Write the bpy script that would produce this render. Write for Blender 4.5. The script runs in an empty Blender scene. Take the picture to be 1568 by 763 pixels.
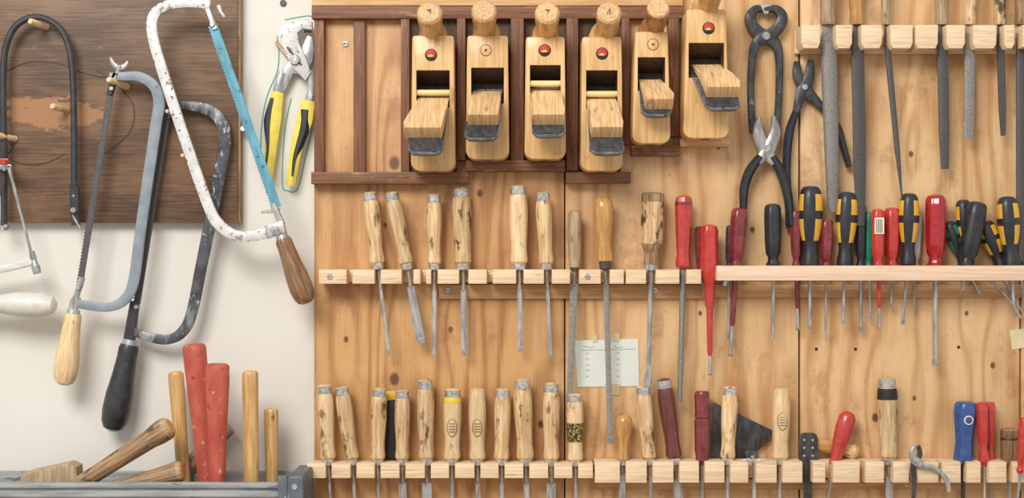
import bpy,bmesh,math,random
from mathutils import Vector,Matrix
random.seed(4)
D=2200.;CX=784.;CY=381.5
def lin(c):
    r=[];g=sum(c)/3.
    for v in c:
        v=g+(v-g)*.93
        v/=255.
        r.append(v/12.92 if v<=.04045 else ((v+.055)/1.055)**2.4)
    return (r[0],r[1],r[2],1)
# ---------------------------------------------------------------- materials
class NT:
    def __init__(s,name):
        s.m=bpy.data.materials.new(name);s.m.use_nodes=True
        s.t=s.m.node_tree;s.b=s.t.nodes['Principled BSDF']
    def n(s,ty,**k):
        o=s.t.nodes.new(ty)
        for a,b in k.items():setattr(o,a,b)
        return o
    def put(s,sock,v):
        if isinstance(v,bpy.types.NodeSocket):s.t.links.new(v,sock)
        elif v is not None:sock.default_value=v
    def ma(s,op,a,b=None,c=None,clamp=False):
        o=s.n('ShaderNodeMath',operation=op,use_clamp=clamp)
        s.put(o.inputs[0],a);s.put(o.inputs[1],b)
        if c is not None:s.put(o.inputs[2],c)
        return o.outputs[0]
    def vm(s,op,a,b=None):
        o=s.n('ShaderNodeVectorMath',operation=op)
        s.put(o.inputs[0],a);s.put(o.inputs[1],b)
        return o.outputs['Value'] if op in('LENGTH','DISTANCE') else o.outputs[0]
    def mix(s,f,a,b,mode='MIX'):
        o=s.n('ShaderNodeMix',data_type='RGBA',blend_type=mode)
        s.put(o.inputs[0],f);s.put(o.inputs[6],a);s.put(o.inputs[7],b)
        return o.outputs[2]
    def rng(s,v,a,b,c=0.,d=1.,smooth=True):
        o=s.n('ShaderNodeMapRange',interpolation_type='SMOOTHSTEP' if smooth else 'LINEAR')
        s.put(o.inputs[0],v);o.inputs[1].default_value=a;o.inputs[2].default_value=b;o.inputs[3].default_value=c;o.inputs[4].default_value=d
        return o.outputs[0]
    def noise(s,vec,scale=1.,detail=4.,rough=.55,dist=0.):
        o=s.n('ShaderNodeTexNoise');s.put(o.inputs['Vector'],vec)
        o.inputs['Scale'].default_value=scale;o.inputs['Detail'].default_value=detail
        o.inputs['Roughness'].default_value=rough;o.inputs['Distortion'].default_value=dist
        return o.outputs[0]
    def bump(s,h,strength,dist=.001):
        o=s.n('ShaderNodeBump');o.inputs['Strength'].default_value=strength;o.inputs['Distance'].default_value=dist
        s.put(o.inputs['Height'],h);s.t.links.new(o.outputs[0],s.b.inputs['Normal'])
def objvec(t,scale):
    tc=t.n('ShaderNodeTexCoord');oi=t.n('ShaderNodeObjectInfo')
    r=t.ma('MULTIPLY',oi.outputs['Random'],37.)
    v=t.vm('ADD',t.vm('MULTIPLY',tc.outputs['Object'],Vector((1000,1000,1000))),None)
    cb=t.n('ShaderNodeCombineXYZ')
    for i in range(3):t.put(cb.inputs[i],t.ma('MULTIPLY',r,(53.,71.,97.)[i]))
    v=t.vm('ADD',v,cb.outputs[0])
    return t.vm('MULTIPLY',v,Vector(scale)),v,oi.outputs['Random']
def M(name,c1,c2=None,scale=(.1,.1,.1),rough=.5,metal=0.,bump=0.,spots=None,vary=.12,trans=0.,coat=0.,lo=.35,hi=.65):
    t=NT(name);c2=c2 or c1
    v,raw,rnd=objvec(t,scale)
    nz=t.noise(v,1.,5.)
    col=t.mix(t.rng(nz,lo,hi),lin(c1),lin(c2))
    if spots:
        for(sc,th,soft,sscale) in spots:
            n2=t.noise(t.vm('MULTIPLY',raw,Vector(sscale)),1.,6.,.65)
            col=t.mix(t.rng(n2,th,th+soft),col,lin(sc))
    hs=t.n('ShaderNodeHueSaturation');t.put(hs.inputs['Value'],t.rng(rnd,0,1,1-vary,1+vary*.6,False));t.put(hs.inputs['Color'],col)
    t.put(t.b.inputs['Base Color'],hs.outputs[0])
    t.b.inputs['Roughness'].default_value=rough;t.b.inputs['Metallic'].default_value=metal
    t.b.inputs['Transmission Weight'].default_value=trans
    t.b.inputs['Coat Weight'].default_value=coat
    if bump:t.bump(nz,bump,.0006)
    return t.m
WG=(.28,.28,.018)
beech=M('beech',(234,202,152),(202,158,106),WG,.45,spots=[((112,78,48),.53,.15,(.07,.07,.03)),((245,222,180),.62,.1,(.1,.1,.02))],bump=.2,vary=.2)
beech_dirty=M('beech_dirty',(226,192,140),(192,150,98),WG,.5,spots=[((74,56,38),.51,.1,(.07,.07,.035))],bump=.25)
beech_new=M('beech_new',(240,210,160),(220,182,128),WG,.4,vary=.14,spots=[((150,110,70),.56,.14,(.07,.07,.03))])
honey=M('honey_wood',(210,158,88),(182,126,64),WG,.3,coat=.3,spots=[((95,62,30),.62,.1,(.05,.05,.03))])
oldwood=M('old_wood',(176,140,98),(126,94,62),WG,.6,spots=[((60,45,34),.55,.15,(.06,.06,.03))],bump=.3)
greywood=M('grey_wood',(186,160,126),(152,122,88),WG,.6,bump=.3,spots=[((90,68,48),.6,.12,(.06,.06,.03))])
brownwood=M('brown_handle',(150,108,72),(110,76,48),WG,.4,coat=.2)
planewood=M('plane_beech',(230,186,122),(208,158,94),(.22,.22,.012),.4,spots=[((165,115,62),.58,.14,(.04,.04,.012))],coat=.15,vary=.08)
planewedge=M('plane_wedge_beech',(236,198,146),(210,164,108),(.3,.02,.018),.4,spots=[((160,112,66),.57,.14,(.08,.02,.012))])
endgrain=M('end_grain',(226,184,128),(196,150,98),(.3,.3,.3),.5)
hornwood=M('horn_beech',(220,178,116),(190,142,84),(.15,.03,.03),.35,coat=.3)
hornbrown=M('horn_brown',(176,124,78),(140,92,56),(.15,.03,.03),.35,coat=.3)
railwood=M('rail_wood',(132,86,54),(98,60,36),(.4,.4,.012),.6,spots=[((158,114,76),.58,.1,(.1,.1,.01))])
railwood_h=M('rail_wood_h',(136,88,56),(102,64,40),(.012,.3,.4),.6,spots=[((162,118,80),.56,.1,(.02,.1,.1))])
railpale=M('rail_pale',(222,178,124),(198,150,98),(.012,.3,.4),.6)
rackwood=M('rack_wood',(242,214,176),(224,190,146),(.015,.3,.45),.6,vary=.03,spots=[((194,150,104),.58,.1,(.02,.2,.3))])
rackpink=M('rack_pale_wood',(240,208,178),(226,188,154),(.012,.3,.35),.6,vary=.03)
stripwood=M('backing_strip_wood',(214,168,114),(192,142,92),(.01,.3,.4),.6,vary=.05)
steel=M('steel',(196,194,190),(150,148,146),(.15,.15,.03),.36,.55,spots=[((96,90,84),.62,.15,(.1,.1,.05))])
bright=M('bright_ferrule',(214,212,208),(170,166,160),(.2,.2,.2),.3,.6,spots=[((110,100,90),.6,.15,(.15,.15,.1))])
darksteel=M('dark_steel',(82,81,82),(58,57,59),(.12,.12,.06),.42,.35,spots=[((130,126,122),.6,.15,(.1,.1,.06))])
filesteel=M('file_steel',(158,152,144),(118,113,107),(.8,.8,.8),.5,.3,bump=.9,spots=[((190,185,178),.6,.1,(.35,.35,.9))])
filedark=M('file_dark',(96,92,90),(74,71,71),(.8,.8,.5),.5,.3,bump=.7)
iron=M('plane_iron',(134,136,140),(92,94,100),(.08,.3,.3),.38,.35,spots=[((66,66,70),.58,.1,(.1,.1,.1))])
blackpaint=M('black_paint',(40,40,43),(54,54,58),(.08,.08,.08),.38,0.,spots=[((128,124,120),.66,.05,(.12,.12,.12))],coat=.15)
blackwhite=M('worn_black_paint',(58,60,66),(86,88,94),(.05,.05,.05),.45,.1,spots=[((152,154,158),.5,.16,(.05,.05,.012)),((196,196,196),.6,.05,(.13,.13,.06)),((50,50,56),.6,.05,(.2,.2,.2))])
chip_white=M('chipped_white_paint',(222,220,215),(202,200,196),(.05,.05,.05),.4,.1,spots=[((150,140,132),.58,.05,(.06,.06,.06)),((92,82,76),.59,.03,(.16,.16,.16))],vary=.02)
greypaint=M('grey_paint',(140,150,158),(126,136,145),(.05,.05,.05),.5,.0,vary=.02,spots=[((90,96,104),.66,.05,(.1,.1,.1))])
bluepaint=M('blue_blade',(98,164,182),(76,140,160),(.1,.1,.03),.45,.1,spots=[((60,84,92),.58,.08,(.1,.1,.1))],vary=.02)
blackgrip=M('black_grip',(36,37,42),(44,46,51),(.1,.1,.1),.42,coat=.15)
bluegrip=M('navy_grip',(38,46,62),(32,38,50),(.1,.1,.1),.4)
yellow=M('yellow_plastic',(238,182,58),(230,168,46),(.1,.1,.1),.4,vary=.03)
yelgrip=M('yellow_grip',(238,218,84),(230,204,72),(.1,.1,.1),.45,vary=.02)
red=M('red_plastic',(204,62,52),(188,50,44),(.1,.1,.1),.28,coat=.3,vary=.06)
redold=M('red_worn_rubber',(198,92,70),(178,70,54),(.05,.05,.02),.55,spots=[((226,180,152),.62,.06,(.1,.1,.08)),((134,50,40),.62,.06,(.07,.07,.05))],vary=.05)
dkred=M('dark_red_plastic',(146,50,52),(116,38,42),(.1,.1,.1),.25,coat=.4,vary=.1)
clearred=M('clear_red_plastic',(214,36,44),(190,28,36),(.1,.1,.1),.12,trans=.35,coat=.4)
maroon=M('maroon_handle',(126,62,54),(96,42,40),WG,.4,coat=.2,spots=[((170,130,100),.66,.06,(.1,.1,.05))])
clearp=M('clear_plastic',(228,226,222),(215,212,206),(.1,.1,.1),.15,trans=.4)
green=M('green_plastic',(40,140,106),(34,120,92),(.1,.1,.1),.35)
blue=M('blue_plastic',(50,88,150),(42,76,136),(.1,.1,.1),.3,coat=.3)
whitepl=M('white_plastic',(228,225,216),(218,214,204),(.1,.1,.1),.4)
black=M('black',(30,28,28),(38,36,36),(.1,.1,.1),.6)
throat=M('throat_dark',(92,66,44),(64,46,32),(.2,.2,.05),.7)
lab_red=M('label_red',(196,44,40));lab_w=M('label_cream',(240,230,205));lab_y=M('label_yellow',(240,200,50));lab_g=M('label_green',(40,130,70))
inkm=M('pencil_ink',(46,34,28),vary=0);stampink=M('stamp_ink',(92,70,50),vary=0);greenink=M('green_ink',(60,170,140),vary=0);inkg=M('green_pencil',(110,150,130),vary=0)
paper=M('note_paper',(234,238,226),(228,233,218),(.02,.02,.02),.8);tape=M('masking_tape',(228,212,168),(218,200,152),(.1,.1,.1),.6)
galv=M('galvanised_metal',(176,178,176),(138,142,142),(.012,.1,.12),.5,.1,spots=[((100,104,106),.58,.1,(.02,.06,.1))])
galvd=M('painted_bracket',(100,108,114),(82,90,98),(.05,.05,.05),.45,.2,spots=[((170,170,170),.6,.06,(.1,.1,.1))])

def pine():
    t=NT('pine_boards');g=t.n('ShaderNodeNewGeometry')
    P=t.vm('MULTIPLY',g.outputs['Position'],Vector((1000,1000,1000)))
    sp=t.n('ShaderNodeSeparateXYZ');t.put(sp.inputs[0],P);x,z=sp.outputs[0],sp.outputs[2]
    knots=[(604,250,11),(604,581,10),(735,296,6),(1041,158,6),(1395,236,5),(1152,352,5),(1340,640,7),(828,650,6),(1520,560,5),(690,505,5),(1072,480,4),(1400,610,4),(1100,225,4),(590,345,4),(1480,480,4),(530,520,5)]
    kn=None;df=None
    for(a,b,r) in knots:
        c=Vector(((a-CX)*.992,0,(CY-b)*.992))
        q=t.vm('MULTIPLY',t.vm('SUBTRACT',P,c),Vector((1,0,.75)));dd=t.vm('LENGTH',q)
        m=t.rng(dd,r*1.0,r*.45)
        kn=m if kn is None else t.ma('MAXIMUM',kn,m)
        q2=t.vm('LENGTH',t.vm('MULTIPLY',q,Vector((1,0,.28))))
        e=t.rng(q2,r*4.2,0,0,r*.8)
        df=e if df is None else t.ma('ADD',df,e)
    bid=None
    for bx in(718,865,1224,1562):
        s=t.ma('GREATER_THAN',x,(bx-CX)*.992)
        bid=s if bid is None else t.ma('ADD',bid,s)
    cb=t.n('ShaderNodeCombineXYZ');t.put(cb.inputs[0],t.ma('ADD',t.ma('MULTIPLY',x,.007),t.ma('MULTIPLY',bid,11.3)));t.put(cb.inputs[2],t.ma('MULTIPLY',z,.0016))
    big=t.noise(cb.outputs[0],1.,2.)
    ph=t.ma('ADD',t.ma('ADD',t.ma('MULTIPLY',x,.16),t.ma('MULTIPLY',big,38.)),df)
    w=t.ma('POWER',t.ma('MULTIPLY_ADD',t.ma('SINE',ph),.5,.5),2.2)
    fine=t.noise(t.vm('MULTIPLY',P,Vector((.5,.5,.012))),1.,5.,.6)
    blot=t.noise(t.vm('MULTIPLY',P,Vector((.012,.012,.006))),1.,4.)
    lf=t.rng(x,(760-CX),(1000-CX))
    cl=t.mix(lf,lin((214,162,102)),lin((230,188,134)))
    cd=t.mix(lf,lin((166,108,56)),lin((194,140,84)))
    f=t.ma('ADD',t.ma('MULTIPLY',w,.62),t.ma('MULTIPLY',t.rng(fine,.35,.7),.34))
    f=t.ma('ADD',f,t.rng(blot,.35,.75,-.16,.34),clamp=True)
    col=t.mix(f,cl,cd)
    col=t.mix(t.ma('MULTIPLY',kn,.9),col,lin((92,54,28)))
    n3=t.noise(t.vm('MULTIPLY',P,Vector((.09,.09,.06))),1.,6.,.7)
    col=t.mix(t.rng(n3,.66,.72,0,.5),col,lin((120,76,40)))
    n4=t.noise(t.vm('MULTIPLY',P,Vector((.018,.018,.012))),1.,7.,.75)
    col=t.mix(t.rng(n4,.52,.66,0,.42),col,lin((152,102,62)))
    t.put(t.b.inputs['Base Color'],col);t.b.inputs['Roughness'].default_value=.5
    t.bump(fine,.15,.0005)
    return t.m
def brown():
    t=NT('brown_board');g=t.n('ShaderNodeNewGeometry')
    P=t.vm('MULTIPLY',g.outputs['Position'],Vector((1000,1000,1000)))
    fine=t.noise(t.vm('MULTIPLY',P,Vector((.014,.3,.35))),1.,5.,.6)
    b=t.noise(t.vm('MULTIPLY',P,Vector((.007,.01,.02))),1.,4.,.6)
    col=t.mix(t.rng(t.ma('ADD',t.ma('MULTIPLY',fine,.5),t.ma('MULTIPLY',b,.5)),.38,.62),lin((84,60,42)),lin((132,98,68)))
    c=Vector(((95-CX),0,(CY-172)));dd=t.vm('LENGTH',t.vm('MULTIPLY',t.vm('SUBTRACT',P,c),Vector((.008,0,.022))))
    n=t.noise(t.vm('MULTIPLY',P,Vector((.022,.03,.05))),1.,6.,.65)
    mk=t.ma('SUBTRACT',n,t.rng(dd,.3,1.1,0,.35))
    col=t.mix(t.rng(mk,.40,.45,0,.8),col,lin((178,126,80)))
    n2=t.noise(t.vm('MULTIPLY',P,Vector((.05,.05,.08))),1.,6.,.7)
    col=t.mix(t.rng(n2,.62,.7,0,.6),col,lin((160,128,100)))
    t.put(t.b.inputs['Base Color'],col);t.b.inputs['Roughness'].default_value=.5
    t.bump(fine,.2,.0005);return t.m
def plaster():
    t=NT('white_plaster');g=t.n('ShaderNodeNewGeometry')
    n=t.noise(g.outputs['Position'],3.,5.);n2=t.noise(g.outputs['Position'],60.,5.)
    col=t.mix(t.rng(n,.3,.7),lin((228,223,212)),lin((219,214,202)))
    n3=t.noise(g.outputs['Position'],14.,7.,.75)
    col=t.mix(t.rng(n3,.66,.72,0,.25),col,lin((190,180,165)))
    t.put(t.b.inputs['Base Color'],col);t.b.inputs['Roughness'].default_value=.85;t.bump(n2,.25,.001);return t.m
pineM=pine();brownM=brown();plasM=plaster()
# ---------------------------------------------------------------- mesh builder
def V(p):return Vector(p)
def cr(pts,n=5):
    pts=[tuple(p) for p in pts];o=[]
    for i in range(len(pts)-1):
        p0=pts[max(i-1,0)];p1=pts[i];p2=pts[i+1];p3=pts[min(i+2,len(pts)-1)]
        for k in range(n):
            u=k/n
            o.append(tuple(.5*((2*b)+(-a+c)*u+(2*a-5*b+4*c-d)*u*u+(-a+3*b-3*c+d)*u**3) for a,b,c,d in zip(p0,p1,p2,p3)))
    o.append(pts[-1]);return o
class MB:
    def __init__(s,name,d0=40,mats=None):
        s.name=name;s.d0=d0;s.s=(D-d0)/D;s.bm=bmesh.new();s.mats=mats if mats is not None else [];s.ax=None
    def mi(s,m):
        if m not in s.mats:s.mats.append(m)
        return s.mats.index(m)
    def v(s,p):
        return s.bm.verts.new(((p[0]-CX)*s.s*.001,-(s.d0+(p[2]-s.d0)*s.s)*.001,(CY-p[1])*s.s*.001))
    def f(s,vs,m):
        try:
            f=s.bm.faces.new(vs);f.material_index=s.mi(m);return f
        except ValueError:pass
    def rings(s,R,mats,cap=True):
        vs=[[s.v(p) for p in r] for r in R];n=len(R[0])
        for i in range(len(vs)-1):
            m=mats[i] if isinstance(mats,list) else mats
            for j in range(n):
                mm=m(i,j) if callable(m) else m
                s.f([vs[i][j],vs[i][(j+1)%n],vs[i+1][(j+1)%n],vs[i+1][j]],mm)
        if cap:
            a=mats[0] if isinstance(mats,list) else mats;b=mats[-1] if isinstance(mats,list) else mats
            if callable(a):a=a(0,0)
            if callable(b):b=b(0,0)
            s.f(vs[0],a);s.f(vs[-1][::-1],b)
    def lathe(s,p0,p1,prof,seg=20,flute=0,fa=.06,rs=1.,sq=1.):
        p0=V(p0);p1=V(p1);a=p1-p0
        if s.ax is None:s.ax=(a.x,a.y)
        an=a.normalized();ref=V((0,0,1)) if abs(an.z)<.9 else V((1,0,0))
        u=an.cross(ref).normalized();w=an.cross(u).normalized()
        R=[];ms=[]
        for q in prof:
            c=p0+a*q[0];ring=[]
            for j in range(seg):
                th=2*math.pi*j/seg
                r=max(q[1]*rs,.05)
                if flute and not(len(q)>3):r*=1+fa*math.cos(flute*th)
                ring.append(c+u*(math.cos(th)*r)+w*(math.sin(th)*r*sq))
            R.append(ring);ms.append(q[2])
        s.rings(R,ms[:-1])
    def tube(s,path,rad,m,seg=14,ref=(1,0,0),sq=1.,sect=None):
        path=[V(p) for p in path];n=len(path);R=[]
        if not hasattr(rad,'__len__'):rad=[rad]*n
        if len(rad)!=n:
            k=len(rad);rad=[ (lambda x:rad[int(x)]*(1-(x-int(x)))+rad[min(int(x)+1,k-1)]*(x-int(x)))(i*(k-1)/(n-1)) for i in range(n)]
        for i in range(n):
            t=(path[min(i+1,n-1)]-path[max(i-1,0)]).normalized()
            u=t.cross(V(ref)).normalized();w=t.cross(u).normalized()
            if sect:R.append([path[i]+u*(a*rad[i])+w*b for a,b in sect])
            else:R.append([path[i]+u*(math.cos(2*math.pi*j/seg)*rad[i])+w*(math.sin(2*math.pi*j/seg)*rad[i]*sq) for j in range(seg)])
        s.rings(R,m)
    def sweep(s,path,w,t,d,m,ch=.22,n=5):
        p=cr(path,n) if n>1 else path
        q=[(a[0],a[1],d if len(a)<3 else a[2]) for a in p]
        h=t/2;c=1-2*ch
        sect=[(-1,-h*c),(-c,-h),(c,-h),(1,-h*c),(1,h*c),(c,h),(-c,h),(-1,h*c)]
        rad=[x/2 for x in w] if hasattr(w,'__len__') else w/2
        s.tube(q,rad,m,ref=(0,0,1),sect=sect)
    def prism(s,poly,d0,d1,m,bev=0.):
        n=len(poly);A=sum(poly[i][0]*poly[(i+1)%n][1]-poly[(i+1)%n][0]*poly[i][1] for i in range(n))
        if A<0:poly=poly[::-1]
        def inset(k):
            o=[]
            for i in range(n):
                a=Vector(poly[i-1][:2]);b=Vector(poly[i][:2]);c=Vector(poly[(i+1)%n][:2])
                e1=(b-a).normalized();e2=(c-b).normalized()
                n1=Vector((-e1.y,e1.x));n2=Vector((-e2.y,e2.x));q=n1+n2
                if q.length<1e-4:q=n1
                q=q.normalized();co=max(q.dot(n1),.4)
                o.append(b+q*(k/co))
            return o
        if bev:
            L=[(bev,d0),(0,d0+bev),(0,d1-bev),(bev*.3,d1-bev*.3),(bev,d1)]
        else:L=[(0,d0),(0,d1)]
        s.rings([[(p[0],p[1],d) for p in inset(k)] for k,d in L],m)
    def box(s,x0,x1,y0,y1,d0,d1,m,bev=.8):
        s.prism([(x0,y0),(x1,y0),(x1,y1),(x0,y1)],d0,d1,m,bev)
    def tilt(s,poly,f,t,m,k=.6,bev=1.):
        n=len(poly);cx=sum(p[0] for p in poly)/n;cy=sum(p[1] for p in poly)/n
        def ring(sc,h):return [((p[0]-cx)*sc+cx,(p[1]-cy)*sc+cy-k*h*(t(p[1]) if callable(t) else t),f(p[1])+h*(t(p[1]) if callable(t) else t)) for p in poly]
        s.rings([ring(1,0),ring(1,.88),ring(.965,1.)],m)
    def bar(s,p0,p1,w0,w1,t0,t1,m):
        p0=V(p0);p1=V(p1);a=(p1-p0).normalized();u=a.cross(V((0,0,1))).normalized();w=V((0,0,1))
        R=[]
        for p,W,T in((p0,w0,t0),(p1,w1,t1)):
            R.append([p+u*(x*W/2)+w*(y*T/2) for x,y in((-1,-.6),(-.75,-1),(.75,-1),(1,-.6),(1,.6),(.75,1),(-.75,1),(-1,.6))])
        s.rings(R,m)
    def ball(s,p,r,m,sq=1.):
        n=8;s.lathe((p[0],p[1]-r,p[2]),(p[0],p[1]+r,p[2]),[((1-math.cos(math.pi*i/n))/2,r*math.sin(math.pi*i/n),m) for i in range(n+1)],seg=14,sq=sq)
    def disc(s,x,y,d0,d1,r,m,seg=20):
        s.lathe((x,y,d0),(x,y,d1),[(0,r,m),(.7,r,m),(1,r*.85,m)],seg=seg)
    def stamp(s,x,y,d,R,rx,ry,m):
        def pt(px,py,o=.1):return (px,py,d+math.sqrt(max(R*R-(px-x)**2,1))+o)
        s.sweep([pt(x+rx*math.cos(a*math.pi/10),y+ry*math.sin(a*math.pi/10)) for a in range(21)],.9,.5,0,m,n=1)
        for k in(-.45,-.15,.15,.45):
            h=rx*math.sqrt(1-k*k)*.7
            s.sweep([pt(x-h+2*h*i/6,y+ry*k) for i in range(7)],1.,.4,0,m,n=1)
    def finish(s,center=True,sharp=35):
        bmesh.ops.recalc_face_normals(s.bm,faces=s.bm.faces[:])
        me=bpy.data.meshes.new(s.name)
        ang=0
        if center and s.bm.verts:
            lo=[min(v.co[i] for v in s.bm.verts) for i in range(3)];hi=[max(v.co[i] for v in s.bm.verts) for i in range(3)]
            c=Vector([(a+b)/2 for a,b in zip(lo,hi)])
            if s.ax and math.hypot(*s.ax)>1:ang=math.atan2(s.ax[0],s.ax[1])
            if abs(ang)>math.pi/2:ang-=math.copysign(math.pi,ang)
            Mx=Matrix.Translation(c)@Matrix.Rotation(-ang,4,'Y')
            s.bm.transform(Mx.inverted())
        else:Mx=Matrix.Identity(4)
        s.bm.to_mesh(me);s.bm.free()
        for m in s.mats:me.materials.append(m)
        me.polygons.foreach_set('use_smooth',[True]*len(me.polygons))
        me.set_sharp_from_angle(angle=math.radians(sharp))
        o=bpy.data.objects.new(s.name,me);o.matrix_world=Mx
        bpy.context.scene.collection.objects.link(o);return o
# ---------------------------------------------------------------- room
def simple(name,x0,x1,y0,y1,d0,d1,m):
    b=MB(name,0);b.box(x0,x1,y0,y1,d0,d1,m,0);return b.finish()
simple('wall_back',-1400,3000,-900,1600,-60,0,plasM)
fl=M('floor_wood',(150,118,84),(128,98,68),(.02,.2,.2),.5)
simple('floor',-1400,3000,1600,1640,-60,3600,fl)
b=MB('pine_tool_panel',18)
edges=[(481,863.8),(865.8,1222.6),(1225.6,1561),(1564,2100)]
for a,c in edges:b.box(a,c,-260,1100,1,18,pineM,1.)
for x,y in((1250,535),(1310,535),(1468,532),(1118,640),(1090,60),(1535,150)):
    b.disc(x,y,17,18.6,2.6,black,10)
for x,y in((529,67),):
    b.disc(x,y,18,20,5,bright,14);b.box(x-4,x+4,y-.6,y+.6,19.5,20.4,darksteel,0)
b.box(1222.6,1225.6,-260,1100,1,6,black,0);b.box(863.8,865.8,-260,1100,1,8,black,0);b.box(1561,1564,-260,1100,1,8,black,0)
b.finish()
b=MB('brown_board',20);b.box(-300,364,-200,341,1,20,brownM,1.2);b.box(364,368,-200,341,1,18,oldwood,.8);b.finish()
b=MB('plane_rack_frame',30)
R=lambda x0,x1,y0,y1,d=32,m=railwood:b.box(x0,x1,y0,y1,18,d,m,1.)
b.box(478,1045,-40,9,18,34,railpale,1);R(478,1045,10,29,36,railwood_h)
R(481,496,29,264,30);R(541,559,29,264,28);R(614,627,29,264,34)
for x0,x1,yb in((700,713,246),(782,802,246),(867,885,262),(951.5,963,222),(1022.5,1039,210)):R(x0,x1,29,yb,38)
R(478,718,264,282,42,railwood_h);R(714,865,246,263,42,railwood_h);R(866,965,264,281,42,railwood_h);R(966,1040,223,239,42,railwood_h);R(1040,1117,213,225,40,railpale)
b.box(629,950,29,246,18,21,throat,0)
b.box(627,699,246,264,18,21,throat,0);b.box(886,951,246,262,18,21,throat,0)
b.finish()
# ---------------------------------------------------------------- wooden planes
def rrect(x0,x1,y0,y1,rt,rb,tap=0.):
    P=[]
    def arc(cx,cy,r,a0):
        for k in range(6):
            a=math.radians(a0+90*k/5);P.append((cx+r*math.cos(a),cy+r*math.sin(a)))
    arc(x0+rt+tap,y0+rt,rt,180);arc(x1-rt-tap,y0+rt,rt,270);arc(x1-rb,y1-rb,rb,0);arc(x0+rb,y1-rb,rb,90)
    return P
def boolean(A,B,shared):
    a=A.finish(False);c=B.finish(False)
    for o in(a,c):
        while len(o.data.materials)<len(shared):o.data.materials.append(shared[len(o.data.materials)])
    md=a.modifiers.new('b','BOOLEAN');md.object=c;md.operation='DIFFERENCE';md.solver='EXACT'
    bpy.context.view_layer.update()
    me=bpy.data.meshes.new_from_object(a.evaluated_get(bpy.context.evaluated_depsgraph_get()))
    bpy.data.objects.remove(a);bpy.data.objects.remove(c);return me
def hand_plane(x0,x1,y0,y1,horn,mouth,wedge,irn,emblem,bar=None,num=None,tap=2,hm=None):
    hm=hm or hornwood
    dF=86;mats=[planewood,throat]
    A=MB('tmpA',dF,mats);A.prism(rrect(x0,x1,y0,y1,5,14,tap),23,dF,planewood,2.2)
    B=MB('tmpB',dF,mats)
    m0,m1=mouth
    prof=[(m0,96),(m1+6,96),(m0+32,34),(m0+22,34)]
    ix0,ix1=x0+8.5,x1-8.5
    B.rings([[(ix0,y,d) for y,d in prof],[(ix1,y,d) for y,d in prof]],throat)
    me=boolean(A,B,mats)
    b=MB('wooden_hand_plane',dF,mats);b.bm.from_mesh(me);bpy.data.meshes.remove(me)
    fd=lambda y:36+(y-(m0+32))*(58./(m1-m0-26))
    fd2=lambda y:min(fd(y),88+(y-m1)*.72) if y>m1 else fd(y)
    a0,a1,yb=irn
    cx=(a0+a1)/2;hw=(a1-a0)/2
    wt0,wt1,yt,wb0,wb1,ywb=wedge
    def lerp(y,p,q):k=(y-(m0+34))/(yb-(m0+34));return p*(1-k)+q*k
    top=m0+34;r=8
    poly=[(ix0+1.5,top),(ix1-1.5,top),(lerp(m1,ix1-1.5,a1),m1+4),(a1,yb-r),(a1-r*.9,yb-1),(cx+hw*.4,yb),(cx-hw*.4,yb),(a0+r*.9,yb-1),(a0,yb-r),(lerp(m1,ix0+1.5,a0),m1+4)]
    b.tilt(poly,fd2,4,iron)
    yc=yb-9
    b.tilt([(a0+2,ywb+2),(a1-2,ywb+2),(a1-2,yc),(a1-9,yc+3),(a0+9,yc+3),(a0+2,yc)],lambda y:fd2(y)+4,2.5,darksteel)
    fw=lambda y:fd2(y)+6.6
    tk=lambda y:5+13*max(0,min(1,(y-yt)/(ywb-yt)))
    mid=(yt+ywb)/2
    poly2=[(wt0,yt),(wt1,yt),((wt1+wb1)/2,mid),(wb1,ywb-4),(wb1-2,ywb+7),(wb0+2,ywb+7),(wb0,ywb-4),((wt0+wb0)/2,mid)]
    b.tilt(poly2,fw,tk,planewedge,k=.75)
    if bar:b.lathe((ix0-1,bar,78),(ix1+1,bar,78),[(0,4.8,barwood),(1,4.8,barwood)],seg=14)
    # horn: leaves the toe of the body, bends up and out to a round knob
    hx,hy,hr=horn;mx=(x0+x1)/2
    path=cr([(mx,y0+8,dF-32),(mx*.5+hx*.5,y0-8,dF-24),(hx,hy+15,dF-4),(hx,hy+6,dF+20),(hx,hy,dF+40)],6)
    rad=[hr*1.25,hr*1.25,hr*1.16,hr*1.02,hr*.95,hr*.98,hr*1.06,hr*1.1,hr*1.06]
    b.tube(path,rad,hm,seg=24,ref=(1,0,0))
    t=(V(path[-1])-V(path[-2])).normalized();e=V(path[-1])
    b.lathe(e,e+t*4,[(0,hr*1.06,hm),(.4,hr*1.0,endgrain),(1,hr*.82,endgrain)],seg=24)
    if num:
        S={'3':[(-3,-4),(2,-4),(0,-1),(3,1),(1,4),(-3,4)],'7':[(-3,-4),(3,-4),(-1,5)],'4':[(1,5),(1,-5),(-4,2),(4,2)]}[num]
        b.sweep([(e.x+p[0],e.y+p[1]-1) for p in S],1.0,2.4,e.z+3.6,inkm,n=1)
    ex,ey,kind=emblem
    if kind:
        b.disc(ex,ey,dF-.5,dF+.8,9.5,black,24);b.disc(ex,ey-1,dF+.5,dF+1.2,7.4,lab_red,20)
        b.prism([(ex-5,ey+1),(ex+1,ey-1),(ex+4,ey+2),(ex+1,ey+4),(ex-4,ey+4)],dF+1,dF+1.6,lab_y,0);b.box(ex-6,ex+6,ey+3.2,ey+6,dF+1.2,dF+1.9,black,0)
    else:
        b.disc(ex,ey,dF-.5,dF+.6,9,throat,24);b.disc(ex,ey,dF,dF+1,8,planewood,24);b.disc(ex,ey,dF+.8,dF+1.4,2,throat,10)
    b.lathe((mx,y1-8,dF-20),(mx,y1+1.2,dF-20),[(0,7,iron),(1,7,iron)],seg=16)
    b.ax=None
    return b.finish(sharp=30)
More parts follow.
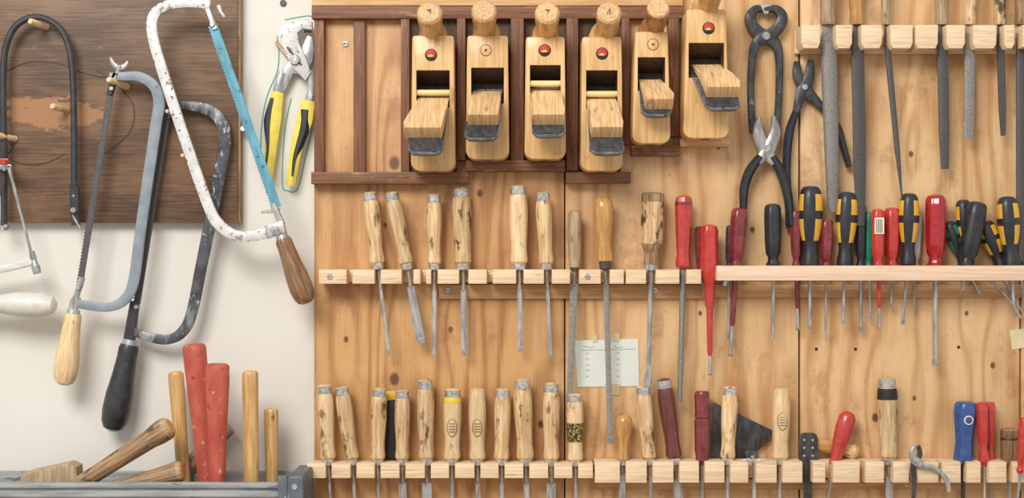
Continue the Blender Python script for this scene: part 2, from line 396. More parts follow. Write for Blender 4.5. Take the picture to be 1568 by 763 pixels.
barwood=M('cross_pin_wood',(240,218,150),(230,204,128),(.02,.2,.2),.4)
hand_plane(629,697,54,262,(660,27,18),(104,164),(641,688,148,621,681,208),(629,681,243),(660,84,1),141,'3')
hand_plane(713,780,54,244,(742,24,18),(100,158),(722,768,140,716,765,188),(712,763,221),(744,77,0),None)
hand_plane(803,867,56,244,(837,27,17.5),(96,152),(812,858,136,812,864,188),(814,864,216),(834,77,1),127,'7')
hand_plane(889,954,56,262,(930,27,17.5),(104,166),(898,944,152,901,951,207),(900,952,243),(922,82,1),143,'4')
hand_plane(968,1027,48,220,(1004,20,16.5),(84,138),(979,1015,122,984,1028,164),(979,1025,184),(1000,68,0),None,tap=4,hm=hornbrown)
hand_plane(1046,1117,14,212,(1086,-12,17.5),(62,118),(1063,1108,98,1075,1128,146),(1074,1127,175),(1085,43,1),None,tap=5)
# ---------------------------------------------------------------- racks
def rack(name,x0,x1,y0,y1,cuts,dF=64,gap=9,m=rackwood,strip=None,extra=()):
    b=MB(name,dF)
    xs=x0
    allc=sorted([(c,gap) if not isinstance(c,tuple) else c for c in cuts])
    b.box(x0,x1,y0+1,y1-2,18,30,m,.8)
    for c,g in allc:
        e=c-g/2
        if e-xs>4:b.box(xs,e,y0,y1,26,dF,m,1.2)
        xs=c+g/2
    if x1-xs>3:b.box(xs,x1,y0,y1,26,dF,m,1.2)
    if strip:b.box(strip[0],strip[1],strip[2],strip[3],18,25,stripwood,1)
    for x,y,d in extra:
        b.disc(x,y,d-1,d+1.6,4.6,bright,14);b.box(x-3.2,x+3.2,y-.5,y+.5,d+1.2,d+2,darksteel,0)
    return b.finish()
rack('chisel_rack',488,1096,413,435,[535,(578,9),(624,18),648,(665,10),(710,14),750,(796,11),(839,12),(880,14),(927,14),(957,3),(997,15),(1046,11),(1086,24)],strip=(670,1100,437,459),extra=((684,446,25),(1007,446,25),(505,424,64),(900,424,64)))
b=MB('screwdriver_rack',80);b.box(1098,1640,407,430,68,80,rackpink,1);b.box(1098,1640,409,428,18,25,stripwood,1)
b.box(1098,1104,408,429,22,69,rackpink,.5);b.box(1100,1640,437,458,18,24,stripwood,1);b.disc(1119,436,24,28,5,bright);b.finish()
low=[503,541,578,616,655,692,731,768,806,844,881]
rack('lower_chisel_rack',470,908,711,733,[(c,9) for c in low])
low2=[954,995,1036,1075,1114,(1152,12),1194,(1237,16),(1270,12),1321,(1361,14),(1398,12),(1440,5),1476,(1508,12),1546]
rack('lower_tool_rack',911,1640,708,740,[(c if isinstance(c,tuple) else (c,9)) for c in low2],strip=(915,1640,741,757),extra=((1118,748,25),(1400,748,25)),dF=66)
frk=[(1268,24),(1312,14),(1357,13),(1443,13),(1484,12),(1532,12),(1400,4),(1560,12)]
b=MB('file_rack',70)
b.box(1226,1640,40,76,18,26,rackwood,.8)
xs=1227
for c,g in sorted(frk):
    e=c-g/2
    b.prism([(xs,38),(e,38),(e,66),(e-4,74),(xs+4,74),(xs,66)],24,70,rackwood,1.2);xs=c+g/2
b.box(xs,1640,38,72,24,70,rackwood,1.2)
b.finish()
# ---------------------------------------------------------------- tools
def hprof(w,wood,cap,fer,kind='chisel',bands=()):
    r=w/2
    if kind=='chisel':
        p=[(0,r*.45,wood),(.012,r*.74,wood),(.02,r*.8,cap or wood)] if cap else [(0,r*.5,wood),(.02,r*.82,wood)]
        if cap:p+=[(.022,r*.86,cap),(.11,r*.86,cap),(.112,r*.84,wood)]
        p+=[(.15,r*.94,wood),(.25,r,wood),(.4,r*.99,wood),(.55,r*.92,wood),(.68,r*.84,wood),(.78,r*.84,wood),(.86,r*.93,wood),(.9,r*.9,wood),(.92,r*.72,wood)]
        p+=[(.921,r*.74,fer or wood),(.99,r*.7,fer or wood),(1,r*.6,fer or wood)]
    elif kind=='bulb':
        p=[(0,r*.2,wood),(.02,r*.6,wood),(.07,r*.9,wood),(.16,r,wood),(.3,r*.97,wood),(.5,r*.78,wood),(.65,r*.68,wood),(.8,r*.78,wood),(.88,r*.76,wood),(.89,r*.62,fer),(.99,r*.58,fer),(1,r*.4,fer)]
    elif kind=='plain':
        p=[(0,r*.3,wood),(.015,r*.75,wood),(.06,r*.97,wood),(.2,r,wood),(.6,r*.95,wood),(.8,r*.85,wood),(.9,r*.72,wood),(.95,r*.7,fer),(1,r*.66,fer)]
    return p
def driver_tip(b,p0,p1,w,m,tip='flat'):
    p0=V(p0);p1=V(p1);q=p0.lerp(p1,.93)
    b.lathe(p0,q,[(0,w/2,m),(.97,w/2,m),(1,w/2,m)],seg=12)
    if tip=='flat':b.bar(q,p1,w*1.15,w*1.3,w*.8,.8,m)
    else:b.lathe(q,p1,[(0,w/2,m),(.5,w*.45,m),(1,.6,m)],seg=12)
def chisel(tx,ty,bx,by,w,ex=None,ey=None,bw=6,cap=bright,fer=bright,wood=beech,kind='chisel',d=45,name='chisel',sh=.25,bladem=steel,th=3.,flare=None,deco=None,seg=22,fl=0,stamp=None):
    b=MB(name,d)
    b.lathe((tx,ty,d),(bx,by,d),hprof(w,wood,cap,fer,kind),seg=seg,flute=fl,fa=.03)
    if stamp:b.stamp(tx+(bx-tx)*stamp,ty+(by-ty)*stamp,d,w/2*.97,w*.26,w*.48,stampink)
    if deco:
        for t0,t1,m in deco:
            P=V((tx,ty,d));Q=V((bx,by,d));pr=hprof(w,wood,cap,fer,kind)
            def rr(t):
                for i in range(len(pr)-1):
                    if pr[i][0]<=t<=pr[i+1][0]:
                        k=(t-pr[i][0])/max(1e-6,pr[i+1][0]-pr[i][0]);return pr[i][1]*(1-k)+pr[i+1][1]*k
                return w/2
            b.lathe(P.lerp(Q,t0),P.lerp(Q,t1),[(k/4,rr(t0+(t1-t0)*k/4)+.5,m) for k in range(5)],seg=seg)
    if ex is not None:
        P=V((bx,by-1,d));E=V((ex,ey,d));q=P.lerp(E,sh);r=P.lerp(E,1-min(.12,9/max((E-P).length,1)))
        b.lathe(P,q,[(0,max(2.6,bw*.35),bladem),(.5,2.6,bladem),(.95,min(bw*.45,3.4),bladem),(1,min(bw*.4,3),bladem)],seg=12)
        w1=flare or bw
        b.bar(P.lerp(E,sh-.02),r,bw,w1,th,th,bladem);b.bar(r,E,w1,w1,th,.5,bright if bladem is steel else bladem)
    return b.finish()
chisel(566,294,579,413,25,596,545,5.5)
chisel(599,294,624,414,25,645,526,11,flare=14)
chisel(665,297,665,414,23,665,548,6)
chisel(706,287,709,414,30,711,545,9,wood=beech_dirty)
chisel(793,284,795,414,29,797,540,7,wood=beech_new)
chisel(831,294,837,414,25,843,548,5.5)
chisel(880,322,880,414,21,872,622,12,cap=None,fer=darksteel,wood=greywood,kind='plain',name='file',bladem=filesteel,sh=.12,flare=9)
chisel(923,301,927,413,31,935,680,8,cap=None,fer=darksteel,wood=honey,kind='bulb',name='file',bladem=filesteel,sh=.1,flare=9)
b=MB('screwdriver',45)
b.lathe((1000,295,45),(997,414,45),[(0,12,oldwood),(.01,16,oldwood),(.03,17.5,oldwood),(.12,17.8,beech_dirty),(.6,17,beech_dirty),(.66,16,oldwood),(.75,12,oldwood),(.8,11,oldwood),(.92,12,oldwood),(.925,11,steel),(1,10.5,steel)],seg=10,flute=0)
b.lathe((997,412,45),(993,565,45),[(0,4.5,steel),(.08,3.8,steel),(.9,3.6,steel),(1,3.5,steel)],seg=12)
b.bar((993,560,45),(992,588,45),7,12,6,3,steel);b.bar((992,588,45),(991,607,45),12,8,3,1,steel);b.finish()
b=MB('rasp_file',45);b.lathe((1047,300,45),(1046,411,45),[(0,7,red),(.02,11,red),(.07,12.5,red),(.09,13,dkred),(.13,13,red),(.3,12.5,red),(.6,11,red),(.82,9.5,red),(.9,11,red),(.97,11,red),(1,8,red)],seg=24,flute=8,fa=.04)
b.lathe((1046,409,45),(1041,616,45),[(0,4,filesteel),(.1,4,filesteel),(.12,4.6,filesteel),(.8,4.4,filesteel),(1,3.2,filesteel)],seg=12);b.finish()
def redtool(name,x,y0,y1,w,x2,y2,x3,y3,m,d,wt):
    b=MB(name,d);r=w/2
    b.lathe((x,y0,d),(x2-(x2-x)*.2,y1,d),[(0,r*.4,m),(.02,r*.8,m),(.08,r,m),(.15,r*.95,m),(.5,r,m),(.62,r*.95,m),(.7,r*.6,m),(1,r*.5,m)],seg=36,flute=6,fa=.06)
    b.lathe((x2-(x2-x)*.2,y1-1,d),(x2,y2,d),[(0,wt*.75,m),(.9,wt*.6,m),(1,wt*.4,m)],seg=12);driver_tip(b,(x2,y2-1,d),(x3,y3,d),wt*.7,steel);b.finish()
redtool('screwdriver',1086,344,470,27,1087,545,1087,575,red,52,7)
b=MB('screwdriver',33);b.lathe((1071,347,33),(1073,412,33),[(0,4,dkred),(.05,7,dkred),(.5,8,dkred),(1,6,dkred)],seg=24,flute=6);driver_tip(b,(1073,410,33),(1078,455,33),4,steel);b.finish()
def kraft(x,y0,x1,y1,w,ex,ey,d=45,a=yellow,sw=6,c=blackgrip,cap=blackgrip,tip='flat'):
    b=MB('screwdriver',d);r=w/2
    pad=lambda i,j:a if (j%8 in(3,4,5,6)) else c
    pr=[(0,r*.3,cap),(.015,r*.62,cap),(.05,r*.8,c),(.1,r*.9,pad),(.2,r*.98,pad),(.3,r*1.,c),(.36,r*.99,c),(.4,r*.97,pad),(.5,r*.9,pad),(.6,r*.78,pad),(.66,r*.68,c),(.72,r*.6,c),(.8,r*.62,c),(.88,r*.74,c),(.95,r*.76,c),(1,r*.5,c)]
    b.lathe((x,y0,d),(x1,y1,d),pr,seg=24,flute=3,fa=.04)
    L=V((x1,y1,d));E=V((ex,ey,d));driver_tip(b,L-(E-L).normalized(),E,sw,steel,tip);b.finish()
def plaind(x,y0,x1,y1,w,ex,ey,m,d=45,sw=5,fl=6,sleeve=None,label=None,name='screwdriver',tip='flat'):
    b=MB(name,d);r=w/2
    b.lathe((x,y0,d),(x1,y1,d),[(0,r*.35,m),(.02,r*.75,m),(.07,r*.96,m),(.2,r,m),(.6,r*.95,m),(.78,r*.85,m),(.84,r*.6,m),(.9,r*.62,m),(.95,r*.85,m),(1,r*.6,m)],seg=36,flute=fl,fa=.06)
    if label:
        P=V((x,y0,d)).lerp(V((x1,y1,d)),.15);Q=V((x,y0,d)).lerp(V((x1,y1,d)),.42)
        b.box(P.x-r*.7,P.x+r*.7,P.y,Q.y,d+r*.6,d+r*1.1,label,.3)
        for k in range(4):b.box(P.x-r*.5+k*r*.26,P.x-r*.4+k*r*.26,P.y+2,Q.y-2,d+r,d+r*1.14,black,0)
    L=V((x1,y1,d));E=V((ex,ey,d));s0=L-(E-L).normalized()
    if sleeve:
        q=L.lerp(E,.65);b.lathe(s0,q,[(0,sw*.8,sleeve),(.95,sw*.7,sleeve),(1,sw*.5,sleeve)],seg=12);s0=q
    driver_tip(b,s0,E,sw,steel,tip);b.finish()
plaind(1133,318,1127,412,25,1118,546,dkred,sleeve=dkred,sw=6,fl=6)
plaind(1118,345,1116,412,12,1115,520,darksteel,d=33,sw=4)
plaind(1183,312,1184,410,25,1184,520,blackgrip,sw=5)
plaind(1218,322,1220,410,17,1222,506,dkred,sleeve=dkred,sw=5,d=36)
kraft(1241,285,1240,412,37,1240,505,sw=6,tip='point')
plaind(1266,336,1265,412,20,1264,510,dkred,sw=3.5)
kraft(1297,294,1293,412,33,1291,496,sw=5)
plaind(1318,312,1318,412,18,1318,508,blackgrip,d=36,sw=5)
plaind(1331,325,1330,412,15,1333,490,green,d=34,sw=4)
plaind(1344,320,1345,412,20,1347,504,red,sleeve=red,sw=4.5,label=lab_w,d=55)
plaind(1366,318,1366,412,25,1364,470,red,d=38,sw=4)
kraft(1392,296,1390,410,31,1382,497,sw=5,d=50)
plaind(1404,325,1400,412,19,1400,477,clearp,sw=3.5,d=31)
plaind(1433,298,1432,412,31,1432,561,clearred,sw=7,fl=8)
kraft(1451,340,1478,408,24,1500,450,a=green,sw=4,d=32)
kraft(1474,306,1482,408,26,1478,432,sw=4,d=34)
plaind(1497,309,1478,412,31,1473,447,blackgrip,sw=5,fl=3,d=56)
kraft(1506,340,1535,412,30,1557,485,sw=5,d=36)
kraft(1541,301,1549,412,34,1552,470,sw=5,d=50)
plaind(1560,330,1562,412,20,1568,470,blackgrip,sw=4,d=32)
b=MB('hex_key',30)
b.sweep([(1508,428),(1535,455),(1556,486)],3,3,50,steel);b.sweep([(1530,428),(1560,478)],2.5,2.5,46,steel,n=1);b.finish()
lowh=[(497,589,503,713,26,beech_new,bright),(523,592,540,713,25,beech,bright),(581,594,578,713,25,beech,bright),(616,597,616,713,24,beech,bright),(651,581,653,713,27,beech,bright),(693,595,692,713,28,beech_new,bright),(731,595,731,713,27,beech_new,None),(770,595,768,713,26,beech,bright),(799,580,805,714,29,beech_dirty,bright),(844,586,844,714,27,beech,bright),(880,603,881,714,26,beech_new,bright)]
lab=M('dark_round_label',(50,46,40),(190,160,70),(.4,.4,.4),.5,lo=.5,hi=.56)
for i,(tx,ty,bx,by,w,wd,cp) in enumerate(lowh):
    deco=None
    if i==5:deco=[(.12,.18,lab_y)]
    if i==10:deco=[(.4,.66,lab)]
    bw=[4,5,4,12,15,6,7,6,8,14,5][i]
    chisel(tx,ty,bx,by,w,bx+[4,4,2,1,1,0,2,0,2,0,1][i],785,bw,cap=cp,wood=wd,deco=deco,sh=.4,flare=bw,stamp=.5 if i in(5,6) else None)
chisel(956,635,953,713,26,952,790,10,cap=None,fer=bright,wood=honey,kind='bulb',name='chisel',sh=.2)
chisel(984,591,995,712,25,998,790,5,wood=beech)
chisel(1016,580,1034,712,26,1042,790,13,wood=maroon,sh=.3)
b=MB('screwdriver',45);b.lathe((1075,599,45),(1075,712,45),[(0,9,dkred),(.02,10.5,dkred),(.05,11.5,dkred),(.3,10.5,dkred),(.35,11.5,dkred),(.37,9.8,dkred),(.4,11.5,dkred),(.8,11,dkred),(.9,9,dkred),(.94,10,dkred),(1,6,dkred)],seg=20,flute=10,fa=.03);driver_tip(b,(1075,711,45),(1075,790,45),6,steel);b.finish()
chisel(1118,592,1114,712,25,1114,790,5,wood=beech)
chisel(1197,595,1194,712,28,1194,790,5,cap=None,wood=beech_new,stamp=.42)
chisel(1358,578,1361,712,30,1362,790,11,wood=beech,deco=[(.125,.25,black)])
b=MB('scraper',28);b.prism([(1092,616),(1184,660),(1178,676),(1150,700),(1106,706),(1088,700)],25,27,darksteel,.3)
b.prism([(1140,690),(1160,690),(1156,722),(1146,722)],24,29,darksteel,.5);b.disc(1152,700,27,30,3,bright)
b.sweep([(1130,706),(1142,702),(1152,706),(1164,702),(1178,706)],6,4,48,steel);b.bar((1152,704,45),(1152,790,45),6,6,5,5,steel);b.finish()
b=MB('steel_card_scraper',45);b.prism(rrect(1223,1252,663,740,9,3),44,47,darksteel,.4);b.bar((1237,735,45),(1237,790,45),13,13,3,3,darksteel)
for yy in(674,686,698):
    for xx in(1231,1244):b.disc(xx,yy,46.5,47.6,2,bright,10)
b.finish()
b=MB('mallet',30)
b.lathe((1240,678,31),(1312,693,31),[(0,9,honey),(.05,10,honey),(.5,11,honey),(.75,9,beech),(.8,11,beech),(.93,12,beech),(1,8,beech)],seg=18);b.finish()
b=MB('awl',48);b.lathe((1300,631,48),(1277,712,48),[(0,5,red),(.03,9,red),(.1,12.5,red),(.3,13.5,red),(.55,12,red),(.75,9.5,red),(.9,8,red),(1,7,red)],seg=20,flute=4,fa=.04,sq=.8);b.lathe((1277.5,710,48),(1266,775,48),[(0,3,steel),(1,.8,steel)],seg=10);b.finish()
b=MB('nippers',62);b.sweep([(1399,680),(1393,694),(1400,708),(1428,716),(1445,732),(1449,752)],[5,9,10,7,7,6],5,74,steel);b.sweep([(1404,682),(1406,696),(1396,712),(1398,735),(1396,770)],[5,8,8,6,5],5,70,darksteel);b.disc(1400,703,66,79,5,bright);b.finish()
b=MB('screwdriver',45);b.lathe((1479,615,45),(1475,711,45),[(0,10,blue),(.015,14,blue),(.06,16.5,blue),(.2,17,blue),(.5,14,blue),(.65,13,blue),(.8,14,blue),(.93,15,blue),(1,11,blue)],seg=36,flute=6,fa=.05)
b.lathe((1478,642,56),(1478,642,62.5),[(0,7,lab_w),(1,7,lab_w)],seg=20) ;b.disc(1478,642,62,63,5.4,blue);b.ax=(0,1)
driver_tip(b,(1475,710,45),(1474,790,45),6,blackgrip);b.finish()
def bolt(x,x1,m,d,w):
    b=MB('screwdriver',d);b.lathe((x,616,d),(x1,712,d),[(0,w*.3,m),(.02,w*.42,m),(.1,w*.5,m),(.6,w*.46,m),(.72,w*.3,m),(.8,w*.4,m),(.93,w*.5,m),(1,w*.3,m)],seg=30,flute=6);driver_tip(b,(x1,710,d),(x1+1,790,d),4,steel);b.finish()
bolt(1503,1507,red,54,18);bolt(1516,1517,red,36,16)
b=MB('file_handle',45);b.lathe((1546,657,45),(1546,712,45),[(0,12,oldwood),(.03,13.5,brownwood),(.2,14,brownwood),(.25,13,black),(.3,14,brownwood),(.6,13,brownwood),(.8,14,brownwood),(1,11,brownwood)],seg=20);driver_tip(b,(1546,710,45),(1546,790,45),5,steel);b.finish()
plaind(1568,640,1562,725,14,1556,790,red,d=76,sw=4)
plaind(1592,640,1590,725,24,1590,790,blackgrip,d=46,sw=4)
b=MB('blade_packet',22);b.prism([(588,602),(606,600),(607,704),(590,706)],19,24,blackgrip,.5);b.prism([(588.5,600),(606,598),(606,612),(589,614)],23,25,lab_y,.3);b.finish()
# ---------------------------------------------------------------- files on top right
def rasp(x,hx,w0,w1,y1,ex,hm,bm_,hw=24,round_=False,d=46):
    b=MB('file',d)
    b.lathe((hx,-75,d),(x,38,d),[(0,5,hm),(.05,hw*.45,hm),(.3,hw*.52,hm),(.6,hw*.42,hm),(.85,hw*.38,hm),(.95,hw*.42,hm),(1,hw*.36,hm)],seg=18)
    b.bar((x,36,d),(x+1,72,d),w0*.55,w0,4,5,bm_)
    if round_:b.lathe((x+1,66,d),(ex,y1,d),[(0,w0*.42,bm_),(.1,w0*.5,bm_),(.7,w0*.42,bm_),(.97,w1*.5,bm_),(1,w1*.3,bm_)],seg=16,sq=.55)
    else:
        m=V((x+1,70,d)).lerp(V((ex,y1,d)),.7);b.bar((x+1,70,d),m,w0,w0*.97,6,6,bm_);b.bar(m,(ex,y1,d),w0*.97,w1,6,3,bm_)
    b.finish()
rasp(1268,1267,26,18,326,1276,greywood,filesteel,30,True)
rasp(1312,1309,19,12,346,1318,honey,filedark,27)
rasp(1357,1356,10,3,302,1381,greywood,filedark,18,True)
rasp(1442,1438,16,12,259,1447,greywood,filedark,24)
rasp(1484,1487,16,15,212,1483,beech,filesteel,24)
rasp(1531,1530,11,7,208,1536,beech_dirty,filedark,22)
rasp(1562,1565,14,8,400,1563,oldwood,filedark,22)
# ---------------------------------------------------------------- pliers
b=MB('pincers',30)
b.sweep([(1175,15),(1158,14),(1149,25),(1152,40),(1164,52),(1180,60),(1190,72),(1193,96),(1193,130),(1191,170),(1188,204)],[6,12,16,18,19,19,14,11,10,10,9],11,30,darksteel,ch=.15)
b.sweep([(1169,15),(1187,14),(1197,25),(1193,40),(1181,52),(1165,60),(1155,72),(1151,96),(1149,130),(1150,170),(1152,204)],[6,12,16,18,19,19,14,11,10,10,9],11,31,darksteel,ch=.15)
b.disc(1172,56,24,39,7,steel);b.prism([(1163,8),(1181,8),(1175,22),(1169,22)],25,36,steel,.8);b.finish()
b=MB('combination_pliers',30)
b.sweep([(1220,94),(1222,118),(1236,140),(1252,158),(1268,175)],[8,16,18,13,9],9,30,darksteel)
b.sweep([(1241,92),(1238,118),(1228,140),(1222,158),(1217,178)],[8,16,18,13,9],9,31,darksteel)
b.disc(1231,134,24,39,5,steel)
b.sweep([(1218,172),(1208,205),(1204,260),(1207,310),(1208,350)],[10,13,12,12,9],12,31,bluegrip,ch=.3)
b.sweep([(1264,168),(1282,195),(1290,220),(1297,245),(1300,256)],[9,12,10,9,7],12,30,blackgrip,ch=.3);b.finish()
b=MB('diagonal_pliers',38)
b.sweep([(1162,179),(1161,205),(1172,232),(1186,250)],[6,17,20,12],10,38,steel);b.sweep([(1184,178),(1186,205),(1174,232),(1160,248)],[6,17,20,12],10,39,steel)
b.disc(1173,228,32,46,6,bright)
b.sweep([(1164,240),(1148,262),(1139,290),(1138,332)],[12,15,14,9],13,39,blackgrip,ch=.3);b.sweep([(1182,240),(1196,265),(1206,300),(1211,345)],[12,15,14,10],13,38,blackgrip,ch=.3);b.finish()
b=MB('water_pump_pliers',22)
b.prism([(428,62),(426,48),(434,38),(452,32),(470,30),(478,33),(478,46),(464,44),(456,50),(458,66),(470,92),(476,112),(468,124),(452,108),(440,88)],14,24,chip_white,1.5)
b.prism([(470,52),(478,56),(480,74),(478,92),(466,112),(448,112),(434,140),(424,140),(432,104),(444,88),(458,80),(464,64)],8,15,steel,1.2)
for k in range(4):b.box(465+k*3,467+k*3,44.5,49,15,23,darksteel,.2)
b.disc(452,92,22,29,8,steel);b.disc(452,92,28,30,4,bright);b.sweep([(440,72),(462,100)],3,1,24.5,darksteel,n=1)
b.sweep([(474,108),(477,135),(470,160)],[14,13,12],9,16,steel);b.sweep([(432,110),(424,130),(422,145)],[14,12,12],8,12,steel)
b.sweep([(424,140),(418,180),(414,225),(409,274)],[18,24,18,13],12,15,yelgrip,ch=.3);b.sweep([(417,150),(410,185),(410,225),(406,262)],[8,14,7,4],14,15,blackgrip,ch=.3)
b.sweep([(472,154),(466,185),(455,220),(444,284)],[20,24,18,14],12,18,yelgrip,ch=.3);b.sweep([(468,168),(464,200),(452,240),(448,270)],[16,17,10,5],15,18,blackgrip,ch=.3)
b.sweep([(420,62),(438,84)],5,12,6,beech,n=1)
b.finish()
b=MB('green_tool_outline',1)
for P in([(436,30),(470,24),(484,28)],[(424,55),(427,80),(424,110),(408,150),(400,200),(400,262),(408,284)],[(446,150),(436,200),(432,280),(440,292),(456,288),(470,230),(478,195)]):b.sweep(P,1.6,.8,.35,greenink)
b.finish()
b=MB('pencil_tool_outline',20.5)
for P in([(0,115),(40,96),(85,96),(130,112),(170,120)],[(150,108),(185,135),(205,165),(200,200),(175,225),(160,235)],[(0,205),(20,225),(10,240),(40,252),(75,248),(100,235)],[(0,120),(-4,180),(-2,260)]):b.sweep(P,1.5,.6,20.3,inkm)
b.finish()
def peg(x,y,L=40,r=5,d=20,dx=-12,dy=-3):
    b=MB('wooden_peg',30);b.lathe((x,y,d),(x+dx,y+dy,d+L),[(0,r,beech_new),(.93,r,beech_new),(1,r*.75,beech_new)],seg=14);b.ax=None;b.finish()
peg(68,40);peg(100,168,36);peg(20,212,36,dx=-16);peg(192,132,46,dx=-16,dy=-6);peg(266,175,30,3.5,dx=-6);peg(289,242,28,3.5,dx=-6);peg(12,262,30,4,dx=-12)
# ---------------------------------------------------------------- saws
b=MB('coping_saw',42)
b.sweep([(6,345),(6,220),(5,120),(9,72),(24,40),(50,26),(78,32),(98,52),(109,90),(113,160),(114,300)],9.5,9,42,blackpaint,ch=.3)
b.bar((114,285,42),(116,345,42),14,13,7,7,blackpaint);b.lathe((116,322,46),(116,322,56),[(0,4,steel),(1,4,steel)],seg=10);b.bar((2,300,42),(5,352,42),8,7,5,5,steel)
b.sweep([(112,330),(118,340),(124,350)],4,4,44,steel,n=1);b.ball((10,348,44),5,steel);b.disc(114,300,45,47,2,bright)
b.finish()
b=MB('fret_saw',50)
b.box(-10,14,243,251,48,54,red,1);b.box(-8,18,252,260,48,54,steel,1);b.lathe((8,245,54),(8,262,54),[(0,5,red),(.4,5,red),(.41,3,steel),(1,3,steel)],seg=12)
b.lathe((14,254,52),(49,390,52),[(0,3,darksteel),(.02,3,steel),(1,2.2,darksteel)],seg=10)
b.lathe((49,385,52),(58,419,52),[(0,4,steel),(.3,5,steel),(.4,3.5,steel),(.7,6.5,galv),(1,6,steel)],seg=14)
b.sweep([(-60,425),(-20,416),(20,409),(56,400)],[14,13,11,10],8,50,whitepl)
b.lathe((-60,464,50),(86,468,50),[(0,12,whitepl),(.4,14,whitepl),(.6,19,whitepl),(.85,19,whitepl),(.97,13,whitepl),(1,6,whitepl)],seg=22)
b.sweep([(-60,425),(-72,445),(-60,464)],8,8,50,steel);b.ax=None
b.finish()
def hacksaw(name,frame,fw,ft,fm,bl,blm,bw,handle,hm,hw,d,extra=None):
    b=MB(name,d);b.sweep(frame,fw,ft,d,fm,ch=.11,n=8)
    (x0,y0),(x1,y1)=bl
    b.bar((x0,y0,d),(x1,y1,d),bw,bw,2,2,blm)
    a=V((x1-x0,y1-y0,0));L=a.length;a.normalize();nrm=V((-a.y,a.x,0))
    sgn=1
    n=int(L/5)
    for i in range(n):
        p=V((x0,y0,0))+a*(i*L/n)+nrm*(sgn*bw*.48);q=p+a*(L/n);t=(p+q)/2+nrm*sgn*1.8
        b.rings([[(p.x,p.y,d-.8),(q.x,q.y,d-.8),(t.x,t.y,d-.8)],[(p.x,p.y,d+.8),(q.x,q.y,d+.8),(t.x,t.y,d+.8)]],blm)
    (hx0,hy0),(hx1,hy1)=handle;r=hw/2
    b.ax=None
    b.lathe((hx0,hy0,d),(hx1,hy1,d),[(0,r*.5,steel),(.05,r*.55,steel),(.055,r*.62,hm),(.1,r*.72,hm),(.2,r*.72,hm),(.4,r*.82,hm),(.6,r*.98,hm),(.78,r*1.02,hm),(.9,r*.92,hm),(.97,r*.7,hm),(1,r*.3,hm)],seg=24)
    ax=b.ax
    if extra:extra(b,d)
    b.ax=ax
    b.finish()
def exC(b,d):
    b.lathe((175,125,d),(184,100,d),[(0,5,steel),(.5,4,steel),(1,4,steel)],seg=12)
    b.sweep([(170,88),(174,98),(182,104),(191,101),(196,94)],[4,7,8,7,4],4,d,steel)
    b.bar((178,112,d),(168,145,d),10,9,8,8,blackpaint);b.disc(172,136,d+3,d+7,3.5,steel)
    b.bar((126,425,d),(116,458,d),9,8,8,8,steel);b.disc(121,441,d+3,d+7,3.5,steel)
    b.bar((118,455,d),(110,480,d),12,13,9,9,steel)
hacksaw('hacksaw',[(168,117),(190,117),(215,118),(236,132),(244,158),(238,200),(216,350),(205,430),(192,458),(170,470),(140,469),(108,463)],[11,13,15,16,17,17,16,16,15,14,13,13],8,greypaint,((170,140),(122,440)),filedark,9,((113,474),(98,590)),beech_new,37,50,exC)
def exD(b,d):
    b.bar((266,172,d),(250,180,d),12,12,8,8,blackwhite)
    b.bar((207,462,d),(197,528,d),14,18,10,10,blackpaint);b.disc(210,470,d+3,d+7,3.5,steel)
hacksaw('hacksaw',[(262,160),(290,162),(318,168),(338,184),(345,212),(338,260),(310,400),(294,478),(280,508),(258,520),(230,517),(205,508)],[12,14,17,18,18,18,17,16,16,15,14,12],9,blackwhite,((257,170),(210,465)),filedark,10,((200,520),(172,660)),blackpaint,42,34,exD)
def exE(b,d):
    b.bar((318,14,d),(330,45,d),9,9,8,8,steel);b.sweep([(334,8),(338,18),(344,26)],[8,5,4],4,d,steel,n=1);b.disc(326,38,d+3,d+7,4,steel)
    b.bar((418,312,d),(432,345,d),9,10,8,8,steel);b.sweep([(400,325),(415,324),(428,318)],[4,5,7],5,d,steel,n=1)
    b.prism([(406,346),(434,338),(439,356),(410,366)],d-7,d+7,steel,1.5);b.bar((430,352,d),(437,372,d),13,15,10,10,steel);b.disc(424,350,d+6,d+9,3.5,bright)
hacksaw('hacksaw',[(322,8),(290,4),(255,9),(236,24),(234,52),(248,105),(284,215),(318,312),(334,342),(358,360),(384,362),(415,355)],[14,15,15,16,16,16,16,16,17,16,16,16],9,chip_white,((326,38),(424,318)),bluepaint,14,((431,360),(470,465)),brownwood,36,72,exE)
b=MB('saw_nail',20)
b.lathe((283,-2,20),(283,-5,80),[(0,2.4,steel),(.93,2.4,steel),(.94,5,steel),(1,4,steel)],seg=10)
b.ax=None;b.finish()
b=MB('wall_nail',5);b.lathe((375,201,0),(375,198,20),[(0,2.4,steel),(.9,2.4,steel),(.91,5,steel),(1,4,steel)],seg=10)
b.disc(433,4,0,3,5,darksteel,12);b.ax=None;b.finish()
# ---------------------------------------------------------------- note
b=MB('paper_note',20)
b.prism([(880,522),(977,519),(979,592),(884,593)],18.4,19.4,paper,0)
for P in([(906,516),(914,512),(916,524),(908,526)],[(924,510),(949,510),(948,524),(926,523)],[(926,588),(950,589),(948,606),(929,604)]):b.prism(P,19.5,20,tape,0)
for i,y in enumerate((532,541,550,559,568,577)):
    for x0,L in((893,20),(940,16)):
        if i:L=7
        b.sweep([(x0+k*1.6+(4 if i else 0),y+random.uniform(-1.6,1.6)) for k in range(int(L/1.6))],.7,.3,19.6,inkg,n=1)
b.sweep([(890,537),(972,535)],.6,.3,19.6,inkg,n=1);b.finish()
b=MB('masking_tape_strip',20);b.prism([(1546,506),(1600,500),(1600,528),(1550,536)],18.2,18.8,tape,0);b.finish()
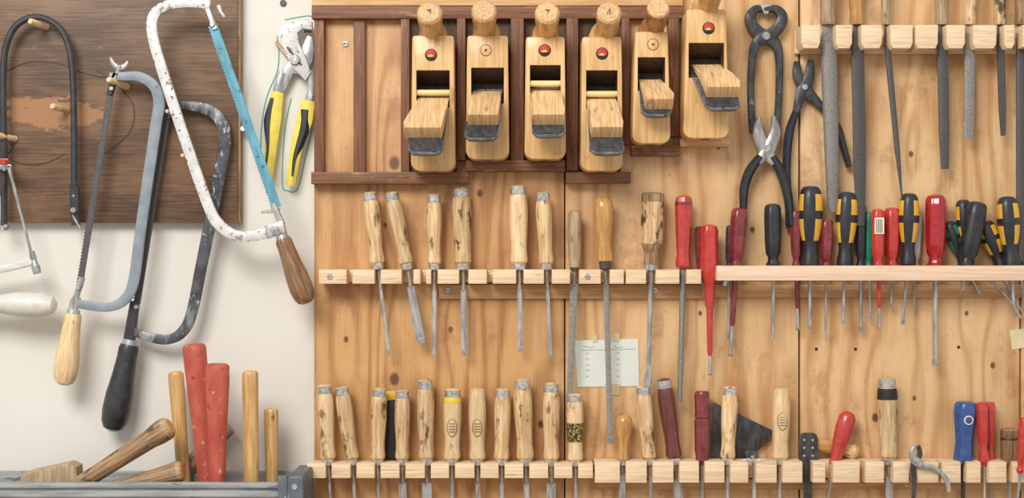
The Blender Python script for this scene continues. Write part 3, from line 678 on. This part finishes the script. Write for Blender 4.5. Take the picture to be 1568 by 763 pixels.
# ---------------------------------------------------------------- tray with hammers
b=MB('metal_tool_tray',150)
b.box(-200,440,744,860,140,146,galv,1);b.box(-200,428,740,748,138,152,galv,1.5);b.box(-200,440,757,762,145,149,galv,1)
b.box(-200,440,852,860,4,141,galv,1);b.box(434,440,744,853,4,141,galv,1);b.box(-200,440,744,853,2,7,galv,1)
b.finish()
b=MB('metal_bracket',150)
b.prism(rrect(441,466,729,860,4,3),40,158,galvd,2);b.disc(452,745,157,160,5,steel);b.box(426,441,729,860,143,156,galvd,2);b.finish()
def hammer(x0,y0,x1,y1,r0,r1,m,d,name='hammer',head=True,d1=None,tipm=None):
    b=MB(name,d);d1=d1 or d;t=tipm or m
    b.lathe((x0,y0,d),(x1,y1,d1),[(0,r0*.7,t),(.008,r0*.92,m),(.02,r0,m),(.1,r0,m),(.4,r0*.55+r1*.4,m),(1,r1,m)],seg=20,sq=.85)
    if head:b.box(x1-11,x1+11,y1-10,y1+8,d1-14,d1+14,darksteel,3)
    b.finish()
honeypale=M('honey_pale',(222,178,112),(196,146,82),WG,.35,coat=.2,spots=[((110,74,40),.6,.1,(.05,.05,.03))])
hammer(269,569,289,835,12,10,honeypale,45)
hammer(297,527,325,835,18,11,redold,80)
hammer(333,557,331,835,18.5,11.5,redold,116)
hammer(383,568,386,835,12.5,12,honeypale,90)
hammer(415,626,418,835,11,9.5,honeypale,60)
hammer(350,652,262,742,14,12,greywood,22,'mallet',False)
b=MB('mallet',104);b.lathe((262,652,104),(100,756,104),[(0,12,honey),(.02,16.5,greywood),(.05,18,oldwood),(.12,17.5,oldwood),(.2,15,oldwood),(.6,13,oldwood),(1,12,oldwood)],seg=22);b.finish()
b=MB('mallet',122);b.lathe((281,721,122),(150,756,122),[(0,12,honey),(.02,15.5,greywood),(.06,16.5,oldwood),(.3,14,oldwood),(1,12,oldwood)],seg=22);b.finish()
b=MB('wooden_mallet_head',90);b.prism([(28,730),(40,724),(104,710),(116,716),(120,790),(30,790)],50,84,greywood,5);b.finish()
# ---------------------------------------------------------------- camera, light
sc=bpy.context.scene
cam=bpy.data.cameras.new('camera');co=bpy.data.objects.new('camera',cam);sc.collection.objects.link(co)
cam.sensor_width=36;cam.lens=36*D/1568.;co.location=(0,-D*.001,0);co.rotation_euler=(math.pi/2,0,0);sc.camera=co
def area(name,loc,tgt,sx,sy,e,c):
    l=bpy.data.lights.new(name,'AREA');l.shape='RECTANGLE';l.size=sx;l.size_y=sy;l.energy=e;l.color=c
    o=bpy.data.objects.new(name,l);sc.collection.objects.link(o);o.location=loc
    o.rotation_euler=(Vector(tgt)-Vector(loc)).to_track_quat('-Z','Y').to_euler()
area('window_light',(-1.1,-2.8,1.9),(0.15,0,0),1.6,1.2,100,(1,.99,.97))
w=bpy.data.worlds.new('world');sc.world=w;w.use_nodes=True
w.node_tree.nodes['Background'].inputs[0].default_value=(1,.99,.975,1);w.node_tree.nodes['Background'].inputs[1].default_value=.74
sc.view_settings.view_transform='Standard';sc.view_settings.look='None'
